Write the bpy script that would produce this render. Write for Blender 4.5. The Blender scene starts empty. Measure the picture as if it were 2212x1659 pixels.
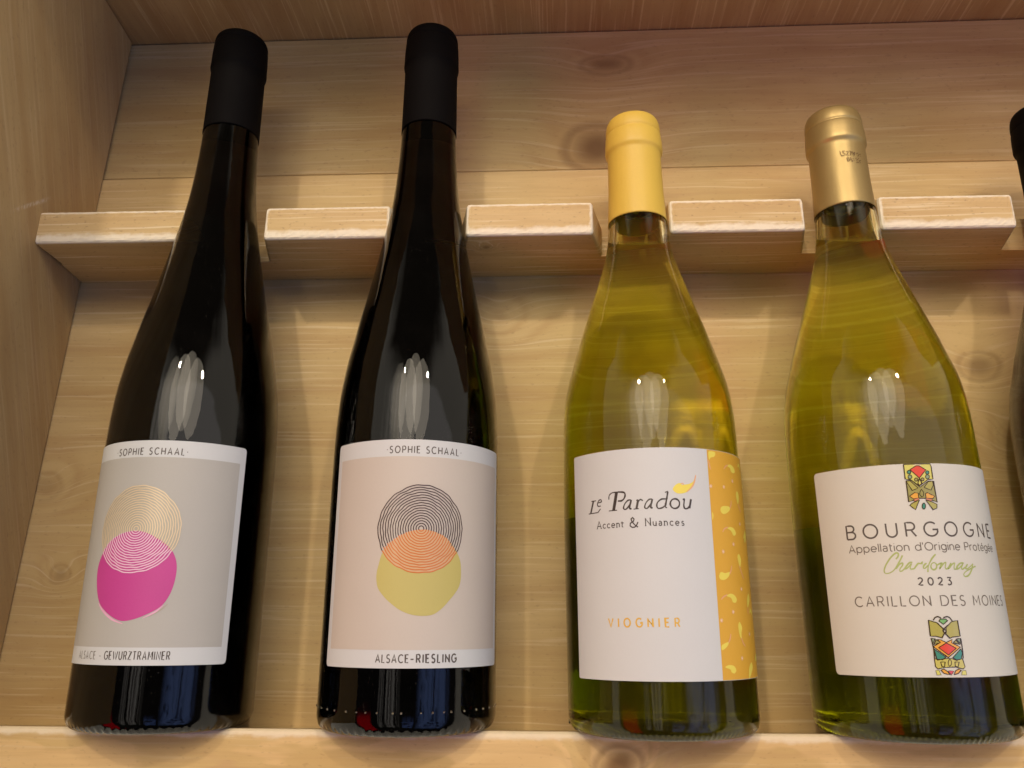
import bpy, bmesh, math, random
from mathutils import Matrix, Vector

random.seed(7)
scene = bpy.context.scene
col = scene.collection
LEAN = math.radians(32)          # the rack board leans back from the vertical
sL, cL = math.sin(LEAN), math.cos(LEAN)
# board frame: u right, v up along the board, n out of the board -> world
BM = Matrix(((1, 0, 0, 0), (0, sL, -cL, 0), (0, cL, sL, 0.95), (0, 0, 0, 1)))

# ------------------------------------------------------------------ camera
cam_d = bpy.data.cameras.new("camera")
cam = bpy.data.objects.new("camera", cam_d)
col.objects.link(cam)
scene.camera = cam
cam_d.sensor_width = 36
cam_d.lens = 36 * 1747.0575 / 2212
cam_d.clip_start = 0.01
cam_d.clip_end = 100
CM = Matrix(((0.9986463, 0.00732316, 0.05149704, 0.27348047),
             (0.00863604, 0.95295519, -0.30298816, 0.03804198),
             (-0.0512932, 0.30302273, 0.95160193, 0.41742535),
             (0, 0, 0, 1)))
cam.matrix_world = BM @ CM

# ------------------------------------------------------------------ render
scene.render.engine = 'CYCLES'
scene.view_settings.view_transform = 'Standard'
scene.view_settings.look = 'None'
scene.view_settings.exposure = 0.07
scene.view_settings.gamma = 1.0
cy = scene.cycles
cy.max_bounces = 18
cy.diffuse_bounces = 4
cy.glossy_bounces = 6
cy.transmission_bounces = 16
cy.transparent_max_bounces = 8
cy.caustics_reflective = True
cy.caustics_refractive = True
cy.blur_glossy = 0.3
cy.sample_clamp_indirect = 3.0
cy.use_denoising = True
try:
    cy.denoiser = 'OPENIMAGEDENOISE'
except Exception:
    pass


# ------------------------------------------------------------------ node helper
class NT:
    def __init__(self, tree):
        self.t = tree
        self.n = tree.nodes
        self.l = tree.links

    def put(self, sock, v):
        if hasattr(v, 'is_output'):
            self.l.new(v, sock)
        elif isinstance(v, (tuple, list)) and sock.type == 'RGBA' and len(v) == 3:
            sock.default_value = (*v, 1)
        else:
            sock.default_value = v

    def new(self, typ, **kw):
        nd = self.n.new(typ)
        for k, v in kw.items():
            setattr(nd, k, v)
        return nd

    def m(self, op, a, b=0.0, c=None, clamp=False):
        nd = self.new('ShaderNodeMath', operation=op, use_clamp=clamp)
        self.put(nd.inputs[0], a)
        self.put(nd.inputs[1], b)
        if c is not None:
            self.put(nd.inputs[2], c)
        return nd.outputs[0]

    def xyz(self, v):
        nd = self.new('ShaderNodeSeparateXYZ')
        self.put(nd.inputs[0], v)
        return nd.outputs

    def comb(self, x, y, z):
        nd = self.new('ShaderNodeCombineXYZ')
        for i, v in enumerate((x, y, z)):
            self.put(nd.inputs[i], v)
        return nd.outputs[0]

    def noise(self, vec, scale=1.0, detail=2.0, rough=0.5, dist=0.0):
        nd = self.new('ShaderNodeTexNoise')
        self.put(nd.inputs['Vector'], vec)
        nd.inputs['Scale'].default_value = scale
        nd.inputs['Detail'].default_value = detail
        nd.inputs['Roughness'].default_value = rough
        nd.inputs['Distortion'].default_value = dist
        return nd.outputs['Fac']

    def smooth(self, v, a, b):
        nd = self.new('ShaderNodeMapRange', interpolation_type='SMOOTHSTEP')
        self.put(nd.inputs['Value'], v)
        self.put(nd.inputs['From Min'], a)
        self.put(nd.inputs['From Max'], b)
        return nd.outputs['Result']

    def mix(self, f, a, b, blend='MIX'):
        nd = self.new('ShaderNodeMix', data_type='RGBA', blend_type=blend)
        self.put(nd.inputs[0], f)
        self.put(nd.inputs[6], a)
        self.put(nd.inputs[7], b)
        return nd.outputs[2]

    def dot(self, v, c):
        nd = self.new('ShaderNodeVectorMath', operation='DOT_PRODUCT')
        self.put(nd.inputs[0], v)
        nd.inputs[1].default_value = c
        return nd.outputs['Value']


# ------------------------------------------------------------------ surroundings light (world)
world = bpy.data.worlds.new("World")
scene.world = world
world.use_nodes = True
w = NT(world.node_tree)
bg = w.n['Background']
tc = w.new('ShaderNodeTexCoord').outputs['Generated']
mv = lambda u, v, n: tuple((BM.to_3x3() @ Vector((u, v, n))).normalized())
dx = w.dot(tc, (1, 0, 0))
dyf = w.dot(tc, (0, -1, 0))      # towards the room in front of the rack
dz = w.dot(tc, (0, 0, 1))
az = w.m('ARCTAN2', dx, dyf)
el = w.m('ARCSINE', dz)


baz = w.m('ARCTAN2', dx, w.dot(tc, mv(0, 0, 1)))       # angles about the rack's own axes
bel = w.m('ARCSINE', w.dot(tc, mv(0, 1, 0)))


def env_patch(a0, a1, e0, e1, soft=0.05):
    D = math.radians
    f = w.m('MULTIPLY', w.smooth(baz, D(a0) - soft, D(a0) + soft), w.smooth(baz, D(a1) + soft, D(a1) - soft))
    g = w.m('MULTIPLY', w.smooth(bel, D(e0) - soft, D(e0) + soft), w.smooth(bel, D(e1) + soft, D(e1) - soft))
    return w.m('MULTIPLY', f, g)


ENV_LOW = (0.95, 0.83, 0.64)       # floor and lower half of the shop
ENV_ROOM = (0.80, 0.72, 0.59)      # dim room
ENV_UP = (0.07, 0.055, 0.04)         # dark ceiling right above
wob = w.m('MULTIPLY', w.m('SUBTRACT', w.noise(tc, 3.0, 3), 0.5), 0.4)
c0 = w.mix(w.smooth(w.m('ADD', el, wob), -0.35, 0.35), ENV_LOW, ENV_ROOM)
c0 = w.mix(w.smooth(w.m('ADD', el, wob), 0.86, 1.12), c0, ENV_UP)
streak = w.smooth(w.noise(w.comb(w.m('MULTIPLY', baz, 16.0), w.m('MULTIPLY', bel, 0.9), 0.0), 1.0, 2), 0.38, 0.62)
fold = w.noise(w.comb(w.m('MULTIPLY', baz, 7.0), w.m('MULTIPLY', bel, 6.0), 3.0), 1.0, 4, 0.6, 1.2)
PATCHES = [
    # az0, az1, el0, el1, colour, edge softness, broken up by
    (-58, 72, -62, 9, (0.035, 0.028, 0.026), 0.03, None),       # people standing close by
    (-16, 60, 9.5, 30, (1.3, 1.2, 1.1), 0.02, 'arch'),        # pale wall under the ceiling
    (-42, -16, 9.5, 24, (1.5, 1.35, 1.15), 0.03, 'streak'),
    (24, 60, -42, 7, (0.40, 0.58, 1.25), 0.09, 'fold'),          # blue cloth
    (4, 18, -40, -10, (0.28, 0.42, 1.0), 0.03, 'fold'),
    (-54, -36, -50, -8, (1.5, 0.015, 0.03), 0.03, None),        # something red
    (-26, -2, -34, 9, (1.1, 1.0, 0.9), 0.05, 'streak'),
]
for a0, a1, e0, e1, cc, sf, br in PATCHES:
    f = env_patch(a0, a1, e0, e1, sf)
    if br == 'streak':
        f = w.m('MULTIPLY', f, streak)
    elif br == 'arch':
        q = w.m('POWER', w.m('ABSOLUTE', w.m('MULTIPLY', w.m('ADD', baz, -0.25), 1.35)), 2.0)
        f = w.m('MULTIPLY', f, w.smooth(w.m('MULTIPLY_ADD', q, 0.20, bel), 0.46, 0.42))
    elif br == 'fold':
        f = w.m('MULTIPLY', f, w.smooth(fold, 0.3, 0.55))
    c0 = w.mix(f, c0, cc)
w.l.new(c0, bg.inputs['Color'])
bg.inputs['Strength'].default_value = 1.0


# ------------------------------------------------------------------ lamps of the shop ceiling and an added fill
def lamp(name, u, v, n, power, radius, colour, kind='POINT'):
    d = bpy.data.lights.new(name, kind)
    d.energy = power
    d.shadow_soft_size = radius
    d.color = colour
    o = bpy.data.objects.new(name, d)
    o.matrix_world = BM @ Matrix.Translation((u, v, n))
    col.objects.link(o)
    if power > 8:
        d.cycles.is_caustics_light = True
    return o


TOP_V, BOX_N = 0.404, 0.20      # underside of the shelf top, depth of the rack box
WARM = (1.0, 0.86, 0.66)


def lamp_dir(slope, uu, dist):
    # a lamp whose shelf-top shadow falls with that slope (dv per dn)
    n = dist
    return (uu, TOP_V + slope * (n - BOX_N), n)


PINKISH = (1.0, 0.86, 0.70)
def spot(uu, slope, dist, pw, rad, colr, aim, half):
    u_, v_, n_ = lamp_dir(slope, uu, dist)
    o = lamp('track_and_fill_spot', u_, v_, n_, pw, rad, colr, 'SPOT')
    o.data.spot_size = math.radians(2 * half)
    o.data.spot_blend = 1.0
    d = (BM.to_3x3() @ Vector((aim - u_, 0.12 - v_, -n_))).normalized()
    o.rotation_mode = 'QUATERNION'
    loc = o.matrix_world.to_translation()
    o.matrix_world = Matrix.Translation(loc) @ d.to_track_quat('-Z', 'Y').to_matrix().to_4x4()


# an added frontal fill, track spots aimed at each half, two lamps above
spot(0.30, 0.34, 2.3, 27.0, 0.5, WARM, 0.25, 20)  # soft fill added to brighten the board between the bottles
spot(-0.30, 0.50, 2.2, 50.0, 0.05, PINKISH, 0.24, 17)
spot(1.05, 0.50, 2.2, 46.0, 0.05, PINKISH, 0.42, 15)
spot(-0.62, 0.30, 2.3, 27.0, 0.5, WARM, 0.12, 14)
for uu, slope, dist, pw in ((-0.05, 0.30, 2.3, 26.0), (0.72, 0.32, 2.3, 24.0)):
    u_, v_, n_ = lamp_dir(slope, uu, dist)
    lamp("ceiling_lamp", u_, v_, n_, pw, 0.5, WARM)
lamp("far_lamp", -0.45, 0.30, 2.6, 5.0, 0.02, (1.0, 0.85, 0.65))
for fu, fv, fn in ((0.24, 1.32, 2.4),):
    lamp("string_light", fu, fv, fn, 0.25, 0.006, (1.0, 0.75, 0.3))


# ------------------------------------------------------------------ materials
def material(name):
    m = bpy.data.materials.new(name)
    m.use_nodes = True
    t = NT(m.node_tree)
    return m, t, t.n['Principled BSDF']


def wood(name, axes, knots=(), tint=(1, 1, 1), paint=None, seed=0.0, freq=75.0, wash=0.5, flame=0.0, paint_amt=0.95, pores=0.22, rot=0.0):
    """whitewashed pine. axes: order of object axes used as (grain, across, depth);
    knots: (grain pos, across pos, half length, half width, darkness) in metres"""
    m, t, bs = material(name)
    p = t.xyz(t.new('ShaderNodeTexCoord').outputs['Object'])
    g, a, d = p['XYZ'.index(axes[0])], p['XYZ'.index(axes[1])], p['XYZ'.index(axes[2])]
    if rot:
        g, a = (t.m('ADD', t.m('MULTIPLY', g, math.cos(rot)), t.m('MULTIPLY', a, math.sin(rot))),
                t.m('ADD', t.m('MULTIPLY', g, -math.sin(rot)), t.m('MULTIPLY', a, math.cos(rot))))
    g = t.m('ADD', g, seed)
    a = t.m('ADD', a, d)
    P = t.comb(g, a, seed * 3.1)
    warp = t.m('SUBTRACT', t.noise(t.comb(t.m('MULTIPLY', g, 5.0), t.m('MULTIPLY', a, 16.0), seed), 1.0, 3, 0.55), 0.5)
    fine = t.m('SUBTRACT', t.noise(t.comb(t.m('MULTIPLY', g, 40.0), t.m('MULTIPLY', a, 120.0), seed), 1.0, 2), 0.5)
    field = t.m('MULTIPLY', a, freq)
    field = t.m('MULTIPLY_ADD', warp, 3.2, field)
    field = t.m('MULTIPLY_ADD', fine, 0.35, field)
    bend = t.m('MULTIPLY', warp, 1.6)
    core = None
    for kx, ky, ka, kb, dark in knots:
        gx = t.m('ADD', g, -kx - seed)
        ay = t.m('ADD', a, -ky)
        gx = t.m('MULTIPLY_ADD', warp, 0.012, gx)
        ay = t.m('MULTIPLY_ADD', fine, 0.004, ay)
        q = t.m('ADD', t.m('POWER', t.m('ABSOLUTE', t.m('DIVIDE', gx, ka)), 2.0),
                t.m('POWER', t.m('ABSOLUTE', t.m('DIVIDE', ay, kb)), 2.0))
        bump = t.m('POWER', 2.71828, t.m('MULTIPLY', q, -0.35))
        field = t.m('MULTIPLY_ADD', bump, 4.2, field)
        bend = t.m('MULTIPLY_ADD', bump, 2.6, bend)
        r = t.m('SQRT', q)
        k = t.m('MULTIPLY', t.smooth(r, 1.0, 0.15), dark * 0.75)
        rim = t.m('MULTIPLY', t.smooth(t.m('ABSOLUTE', t.m('SUBTRACT', r, 0.88)), 0.3, 0.0), dark * 0.38)
        k = t.m('MAXIMUM', k, rim)
        core = k if core is None else t.m('MAXIMUM', core, k)
    ring = t.m('MULTIPLY_ADD', t.m('SINE', t.m('MULTIPLY', field, 2 * math.pi * 0.5)), 0.5, 0.5)
    ring = t.m('POWER', ring, 2.2)
    ringamt = t.m('MULTIPLY', ring, t.m('MULTIPLY_ADD', t.noise(t.comb(t.m('MULTIPLY', g, 3.0), t.m('MULTIPLY', a, 9.0), seed + 5), 1.0, 2), 0.9, -0.12, clamp=True))
    # fibres and white wash left in the grain
    fib = t.noise(t.comb(t.m('MULTIPLY', g, 14.0), t.m('MULTIPLY_ADD', bend, 1.5, t.m('MULTIPLY', a, 260.0)), seed), 1.0, 4, 0.62)
    fib2 = t.noise(t.comb(t.m('MULTIPLY', g, 12.0), t.m('MULTIPLY_ADD', bend, 2.2, t.m('MULTIPLY', a, 560.0)), seed + 9), 1.0, 3, 0.6)
    blot = t.noise(t.comb(t.m('MULTIPLY', g, 7.0), t.m('MULTIPLY', a, 11.0), seed + 2), 1.0, 4, 0.6)
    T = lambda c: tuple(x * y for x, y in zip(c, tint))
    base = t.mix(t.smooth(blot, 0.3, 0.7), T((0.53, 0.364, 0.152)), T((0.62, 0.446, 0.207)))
    if flame:
        fl = t.noise(t.comb(t.m('MULTIPLY', g, 14.0), t.m('MULTIPLY_ADD', bend, 0.6, t.m('MULTIPLY', a, 45.0)), seed + 4), 1.0, 3, 0.5)
        base = t.mix(t.m('MULTIPLY', t.smooth(fl, 0.49, 0.53), flame), base, T((0.72, 0.50, 0.25)))
        base = t.mix(t.m('MULTIPLY', t.smooth(fl, 0.40, 0.37), flame), base, T((0.52, 0.33, 0.17)))
    base = t.mix(t.m('MULTIPLY', ringamt, 0.9), base, T((0.44, 0.26, 0.095)))
    base = t.mix(t.m('MULTIPLY', t.smooth(fib, 0.56, 0.36), 0.26), base, T((0.44, 0.27, 0.12)))
    ws = t.m('MULTIPLY', t.smooth(fib2, 0.53, 0.68), wash)
    base = t.mix(ws, base, (0.84, 0.71, 0.47))
    # small blotches of dirt / pores
    sp = t.noise(t.comb(t.m('MULTIPLY', g, 300.0), t.m('MULTIPLY', a, 700.0), seed), 1.0, 2)
    base = t.mix(t.m('MULTIPLY', t.smooth(sp, 0.60, 0.74), pores), base, T((0.25, 0.14, 0.06)))
    if core is not None:
        base = t.mix(core, base, T((0.21, 0.115, 0.045)))
    rough = 0.62
    if paint == 'attr':
        at = t.new('ShaderNodeAttribute')
        at.attribute_name = 'paint'
        f = at.outputs['Fac']
        nz = t.noise(t.comb(t.m('MULTIPLY', g, 170.0), t.m('MULTIPLY', p['XYZ'.index(axes[1])], 350.0), t.m('MULTIPLY', d, 350.0)), 1.0, 3, 0.65)
        gap = t.noise(t.comb(t.m('MULTIPLY', g, 55.0), t.m('MULTIPLY', p['XYZ'.index(axes[1])], 60.0), 1.0), 1.0, 3, 0.6)
        f = t.m('MULTIPLY_ADD', t.m('SUBTRACT', nz, 0.5), 0.34, f)
        f = t.m('MULTIPLY_ADD', t.m('SUBTRACT', gap, 0.5), 0.5, f)
        base = t.mix(t.m('MULTIPLY', t.smooth(f, 0.42, 0.72), paint_amt), base, (0.86, 0.76, 0.58))
    elif paint == 'scuff':
        # white scuff left on the side panel where the neck rest was pushed in
        y, z = p[1], p[2]
        ln = t.m('ABSOLUTE', t.m('ADD', t.m('ADD', y, -0.2595), t.m('MULTIPLY', t.m('ADD', z, -0.050), 0.85)))
        nz = t.noise(t.comb(0.0, t.m('MULTIPLY', y, 300.0), t.m('MULTIPLY', z, 700.0)), 1.0, 3)
        f = t.m('MULTIPLY', t.smooth(ln, 0.0022, 0.0), t.m('MULTIPLY', t.smooth(z, 0.044, 0.049), t.smooth(z, 0.076, 0.062)))
        f = t.m('MULTIPLY', f, t.smooth(nz, 0.35, 0.6))
        base = t.mix(t.m('MULTIPLY', f, 0.5), base, (0.8, 0.72, 0.6))
    t.put(bs.inputs['Base Color'], base)
    bs.inputs['Roughness'].default_value = rough
    bs.inputs['Specular IOR Level'].default_value = 0.3
    bp = t.new('ShaderNodeBump')
    bp.inputs['Strength'].default_value = 0.18
    bp.inputs['Distance'].default_value = 0.0006
    t.put(bp.inputs['Height'], t.m('ADD', fib, t.m('MULTIPLY', fib2, 0.6)))
    t.l.new(bp.outputs[0], bs.inputs['Normal'])
    return m


def plain(name, c, rough=0.5, metal=0.0, spec=0.5, mottle=0.0, coat=0.0, crease=0.0):
    m, t, bs = material(name)
    if mottle:
        o = t.new('ShaderNodeTexCoord').outputs['Object']
        f = t.noise(o, 900.0, 3, 0.6)
        f2 = t.noise(o, 60.0, 2, 0.5)
        lo = tuple(x * (1 - mottle) for x in c)
        hi = tuple(min(1, x * (1 + mottle)) for x in c)
        t.put(bs.inputs['Base Color'], t.mix(t.m('MULTIPLY_ADD', f2, 0.6, t.m('MULTIPLY', f, 0.4)), lo, hi))
        bp = t.new('ShaderNodeBump')
        bp.inputs['Strength'].default_value = 0.12
        bp.inputs['Distance'].default_value = 0.0002
        hgt = f
        if crease:
            xyz = t.xyz(o)
            wr = t.noise(t.comb(t.m('MULTIPLY', xyz[0], 240.0), t.m('MULTIPLY', xyz[1], 240.0), t.m('MULTIPLY', xyz[2], 45.0)), 1.0, 3, 0.55, 0.8)
            hgt = t.m('MULTIPLY_ADD', wr, crease, f)
        t.put(bp.inputs['Height'], hgt)
        t.l.new(bp.outputs[0], bs.inputs['Normal'])
        rr = t.m('MULTIPLY_ADD', f2, 0.15, rough - 0.07)
        t.put(bs.inputs['Roughness'], rr)
    else:
        bs.inputs['Base Color'].default_value = (*c, 1)
        bs.inputs['Roughness'].default_value = rough
    bs.inputs['Metallic'].default_value = metal
    bs.inputs['Specular IOR Level'].default_value = spec
    bs.inputs['Coat Weight'].default_value = coat
    bs.inputs['Coat Roughness'].default_value = 0.15
    return m


def dielectric(name, ior, sigma=None, tint=(1, 1, 1), dust=False):
    """clear interface; sigma = absorption per metre of the body behind it"""
    m = bpy.data.materials.new(name)
    m.use_nodes = True
    t = NT(m.node_tree)
    t.n.remove(t.n['Principled BSDF'])
    out = t.n['Material Output']
    gl = t.new('ShaderNodeBsdfGlass')
    gl.inputs['IOR'].default_value = ior
    gl.inputs['Roughness'].default_value = 0.0
    gl.inputs['Color'].default_value = (*tint, 1)
    surf = gl.outputs[0]
    if dust:
        o = t.new('ShaderNodeTexCoord').outputs['Object']
        sp = t.noise(o, 1900.0, 1)
        f = t.m('MULTIPLY', t.smooth(sp, 0.765, 0.79), 0.15)
        f = t.m('ADD', f, t.m('MULTIPLY', t.smooth(t.noise(o, 45.0, 3), 0.45, 0.8), 0.0025))
        df = t.new('ShaderNodeBsdfDiffuse')
        df.inputs['Color'].default_value = (0.6, 0.55, 0.48, 1)
        mx = t.new('ShaderNodeMixShader')
        t.put(mx.inputs[0], f)
        t.l.new(surf, mx.inputs[1])
        t.l.new(df.outputs[0], mx.inputs[2])
        surf = mx.outputs[0]
        wv = t.new('ShaderNodeBump')
        wv.inputs['Strength'].default_value = 0.05
        wv.inputs['Distance'].default_value = 0.002
        t.put(wv.inputs['Height'], t.noise(o, 70.0, 2))
        t.l.new(wv.outputs[0], gl.inputs['Normal'])
    t.l.new(surf, out.inputs['Surface'])
    if sigma:
        dens = max(sigma) * 1.02
        va = t.new('ShaderNodeVolumeAbsorption')
        va.inputs['Density'].default_value = dens
        va.inputs['Color'].default_value = (*[1 - s / dens for s in sigma], 1)
        t.l.new(va.outputs[0], out.inputs['Volume'])
    return m


M = {
    'back': wood('pine_back', 'XYZ', [(0.4974, 0.179, 0.012, 0.009, 0.85), (0.001, 0.115, 0.010, 0.008, 0.4),
                                      (0.0169, 0.069, 0.006, 0.005, 0.5), (0.244, 0.2087, 0.012, 0.009, 0.2),
                                      (0.507, 0.139, 0.007, 0.009, 0.25)], seed=0.0, wash=0.30),
    'back_upper': wood('pine_back_upper', 'XYZ', [(0.3074, 0.3768, 0.017, 0.008, 0.8), (0.300, 0.317, 0.022, 0.018, 1.3)], tint=(0.95, 0.945, 0.92), seed=0.4, wash=0.2),
    'side': wood('pine_side', 'YZX', [(0.03, 0.16, 0.016, 0.02, 0.5)], tint=(0.92, 0.92, 0.97), seed=1.7, wash=0.16, paint='scuff', rot=LEAN),
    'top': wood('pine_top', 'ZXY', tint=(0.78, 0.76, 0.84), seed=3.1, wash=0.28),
    'rest': wood('pine_rest', 'XYZ', [(0.239, 0.2705, 0.0035, 0.003, 0.8)], tint=(1.08, 1.08, 1.12), seed=0.0, wash=0.6, pores=0.45, paint='attr'),
    'ledge': wood('pine_ledge', 'XYZ', [(0.2985, 0.0395, 0.011, 0.008, 1.3)], tint=(1.08, 1.06, 0.98), seed=0.0, freq=60.0, wash=0.15, flame=0.6, paint='attr', paint_amt=0.6),
    'brown_glass': dielectric('dark_brown_glass', 1.43, (190, 225, 400), dust=True),
    'olive_glass': dielectric('olive_glass', 1.42, (2.7, 3.1, 46), dust=True),
    'green_glass': dielectric('green_glass', 1.42, (4.3, 4.1, 46), dust=True),
    'amber_glass': dielectric('dark_amber_glass', 1.5, (110, 150, 330), dust=True),
    'air': dielectric('bottle_air', 1.0 / 1.42),
    'cap_black': plain('matt_black_foil', (0.0035, 0.0028, 0.0028), 0.7, spec=0.06, mottle=0.3, crease=3.5),
    'cap_yellow': plain('yellow_foil', (0.74, 0.50, 0.08), 0.45, spec=0.4, mottle=0.08, crease=3.5),
    'cap_gold': plain('pale_gold_foil', (0.42, 0.305, 0.12), 0.44, metal=0.6, mottle=0.08, crease=3.5),
    'stamp': plain('brown_stamp_ink', (0.12, 0.06, 0.015), 0.6),
    'paper': plain('white_label_paper', (0.60, 0.605, 0.605), 0.5, spec=0.35, mottle=0.03),
    'paper_cream': plain('cream_label_paper', (0.62, 0.60, 0.54), 0.5, spec=0.35, mottle=0.03),
    'panel_grey': plain('warm_grey_print', (0.445, 0.422, 0.387), 0.5, spec=0.35, mottle=0.04),
    'panel_blush': plain('blush_print', (0.55, 0.485, 0.425), 0.5, spec=0.35, mottle=0.04),
    'label_back': plain('shaded_label_backing', (0.11, 0.095, 0.07), 0.6),  # backing paper, its colour darkened to stand in for shade behind the wine
    'ink': plain('dark_brown_ink', (0.045, 0.030, 0.025), 0.4),
    'ink_grey': plain('grey_ink', (0.085, 0.066, 0.055), 0.5),
    'ink_soft': plain('soft_grey_ink', (0.15, 0.125, 0.10), 0.5),
    'gold_ink': plain('gold_foil_lines', (0.74, 0.60, 0.40), 0.30, metal=0.2),
    'tan_print': plain('tan_print', (0.47, 0.42, 0.345), 0.45),
    'pink': plain('magenta_print', (0.53, 0.05, 0.265), 0.5, mottle=0.08),
    'pink_pale': plain('pale_pink_print', (0.75, 0.40, 0.55), 0.5),
    'white_line': plain('white_varnish_lines', (0.82, 0.56, 0.68), 0.25),
    'taupe': plain('taupe_print', (0.42, 0.36, 0.28), 0.5),
    'plum_line': plain('plum_varnish_lines', (0.06, 0.028, 0.03), 0.22),
    'rust_line': plain('rust_varnish_lines', (0.62, 0.19, 0.055), 0.22),
    'orange_fill': plain('orange_print', (0.61, 0.38, 0.19), 0.45),
    'yellow_disc': plain('straw_yellow_print', (0.51, 0.435, 0.135), 0.5, mottle=0.05),
    'stripe': plain('golden_orange_print', (0.70, 0.38, 0.038), 0.48, mottle=0.04),
    'petal': plain('lemon_print', (0.80, 0.66, 0.10), 0.5),
    'tail': plain('salmon_print', (0.76, 0.40, 0.20), 0.5),
    'star': plain('pale_star_print', (0.86, 0.62, 0.45), 0.5),
    'viog': plain('ochre_ink', (0.70, 0.42, 0.06), 0.4),
    'script': plain('sage_green_ink', (0.36, 0.42, 0.13), 0.4),
    'outline': plain('dark_outline_varnish', (0.055, 0.036, 0.016), 0.15),
}
for k_, c_ in {'lime': (.66, .62, .15), 'lime2': (.56, .50, .13), 'cream': (.80, .68, .42), 'red': (.72, .085, .05), 'teal': (.07, .27, .20),
               'sage': (.27, .35, .22), 'olive': (.34, .31, .10), 'moss': (.43, .39, .10), 'orange': (.78, .39, .07),
               'salmon': (.62, .24, .14), 'green': (.20, .45, .15), 'pinkglass': (.62, .10, .13)}.items():
    M['g_' + k_] = plain(k_ + '_enamel_print', c_, 0.15, coat=0.4)


# ------------------------------------------------------------------ mesh helpers
def link(name, mesh, mats, parent=None, smooth=False):
    o = bpy.data.objects.new(name, mesh)
    for m_ in (mats if isinstance(mats, (list, tuple)) else [mats]):
        mesh.materials.append(m_)
    if smooth:
        mesh.polygons.foreach_set('use_smooth', [True] * len(mesh.polygons))
    col.objects.link(o)
    if parent is not None:
        o.parent = parent
    return o


def from_bm(name, bm, mats, parent=None, smooth=False):
    me = bpy.data.meshes.new(name)
    bm.to_mesh(me)
    bm.free()
    return link(name, me, mats, parent, smooth)


def thing(name, label, category, matrix, group=None):
    o = bpy.data.objects.new(name, None)
    o.empty_display_size = 0.05
    o.matrix_world = matrix
    o['label'] = label
    o['category'] = category
    if group:
        o['group'] = group
    col.objects.link(o)
    return o


def hexa(bm, c8):
    """eight corners: 4 of the bottom loop, 4 of the top loop"""
    v = [bm.verts.new(c) for c in c8]
    for f in ((3, 2, 1, 0), (4, 5, 6, 7), (0, 1, 5, 4), (1, 2, 6, 5), (2, 3, 7, 6), (3, 0, 4, 7)):
        bm.faces.new([v[i] for i in f])


# ------------------------------------------------------------------ the rack
rack = thing('wine_rack', 'whitewashed pine display rack with a notched rail holding the bottle necks', 'wine rack', BM)
WV, WN = 0.02729, 0.06164
wall_u = lambda v, n: WV * (v - 0.24) + WN * n
U1 = 0.86


def panel(name, c8, mat):
    bm = bmesh.new()
    hexa(bm, c8)
    bmesh.ops.recalc_face_normals(bm, faces=bm.faces)
    bmesh.ops.bevel(bm, geom=list(bm.edges), offset=0.0008, segments=1, affect='EDGES')
    return from_bm(name, bm, mat, rack)


VB = -0.06
e = 0.0006
SEAM = 0.3035
panel('back_panel', [(-0.04, VB, -0.018), (U1, VB, -0.018), (U1, VB, 0), (-0.04, VB, 0),
                     (-0.04, SEAM, -0.018), (U1, SEAM, -0.018), (U1, SEAM, 0), (-0.04, SEAM, 0)], M['back'])
panel('back_panel', [(-0.04, SEAM + 0.0003, -0.020), (U1, SEAM + 0.0003, -0.020), (U1, SEAM + 0.0003, -0.0012), (-0.04, SEAM + 0.0003, -0.0012),
                     (-0.04, TOP_V - e, -0.020), (U1, TOP_V - e, -0.020), (U1, TOP_V - e, -0.0012), (-0.04, TOP_V - e, -0.0012)], M['back_upper'])
# side panel: inner face is very slightly out of square, as photographed
iw = lambda v, n: (wall_u(v, n) - 0.0004, v, n)
ow = lambda v, n: (wall_u(v, n) - 0.022, v, n)
panel('side_panel', [ow(VB, e), iw(VB, e), iw(VB, BOX_N), ow(VB, BOX_N),
                     ow(TOP_V - e, e), iw(TOP_V - e, e), iw(TOP_V - e, BOX_N), ow(TOP_V - e, BOX_N)], M['side'])
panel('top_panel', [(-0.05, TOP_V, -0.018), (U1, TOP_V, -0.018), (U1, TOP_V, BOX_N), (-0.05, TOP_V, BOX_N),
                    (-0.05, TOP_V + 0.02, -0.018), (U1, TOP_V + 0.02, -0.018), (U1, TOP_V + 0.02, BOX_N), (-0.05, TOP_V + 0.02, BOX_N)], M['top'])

# --- neck rest: a rail with U notches; worn white paint along its front edges
VC0, VC1, NC = 0.2345, 0.2527, 0.0499
SEG = [(None, 0.0828), (0.1241, 0.1899), (0.2291, 0.2941), (0.3325, 0.3997), (0.4365, 0.5022), (0.5440, 0.6060), (0.6480, 0.7100), (0.7520, U1)]
RAIL_N = 0.024


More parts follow.
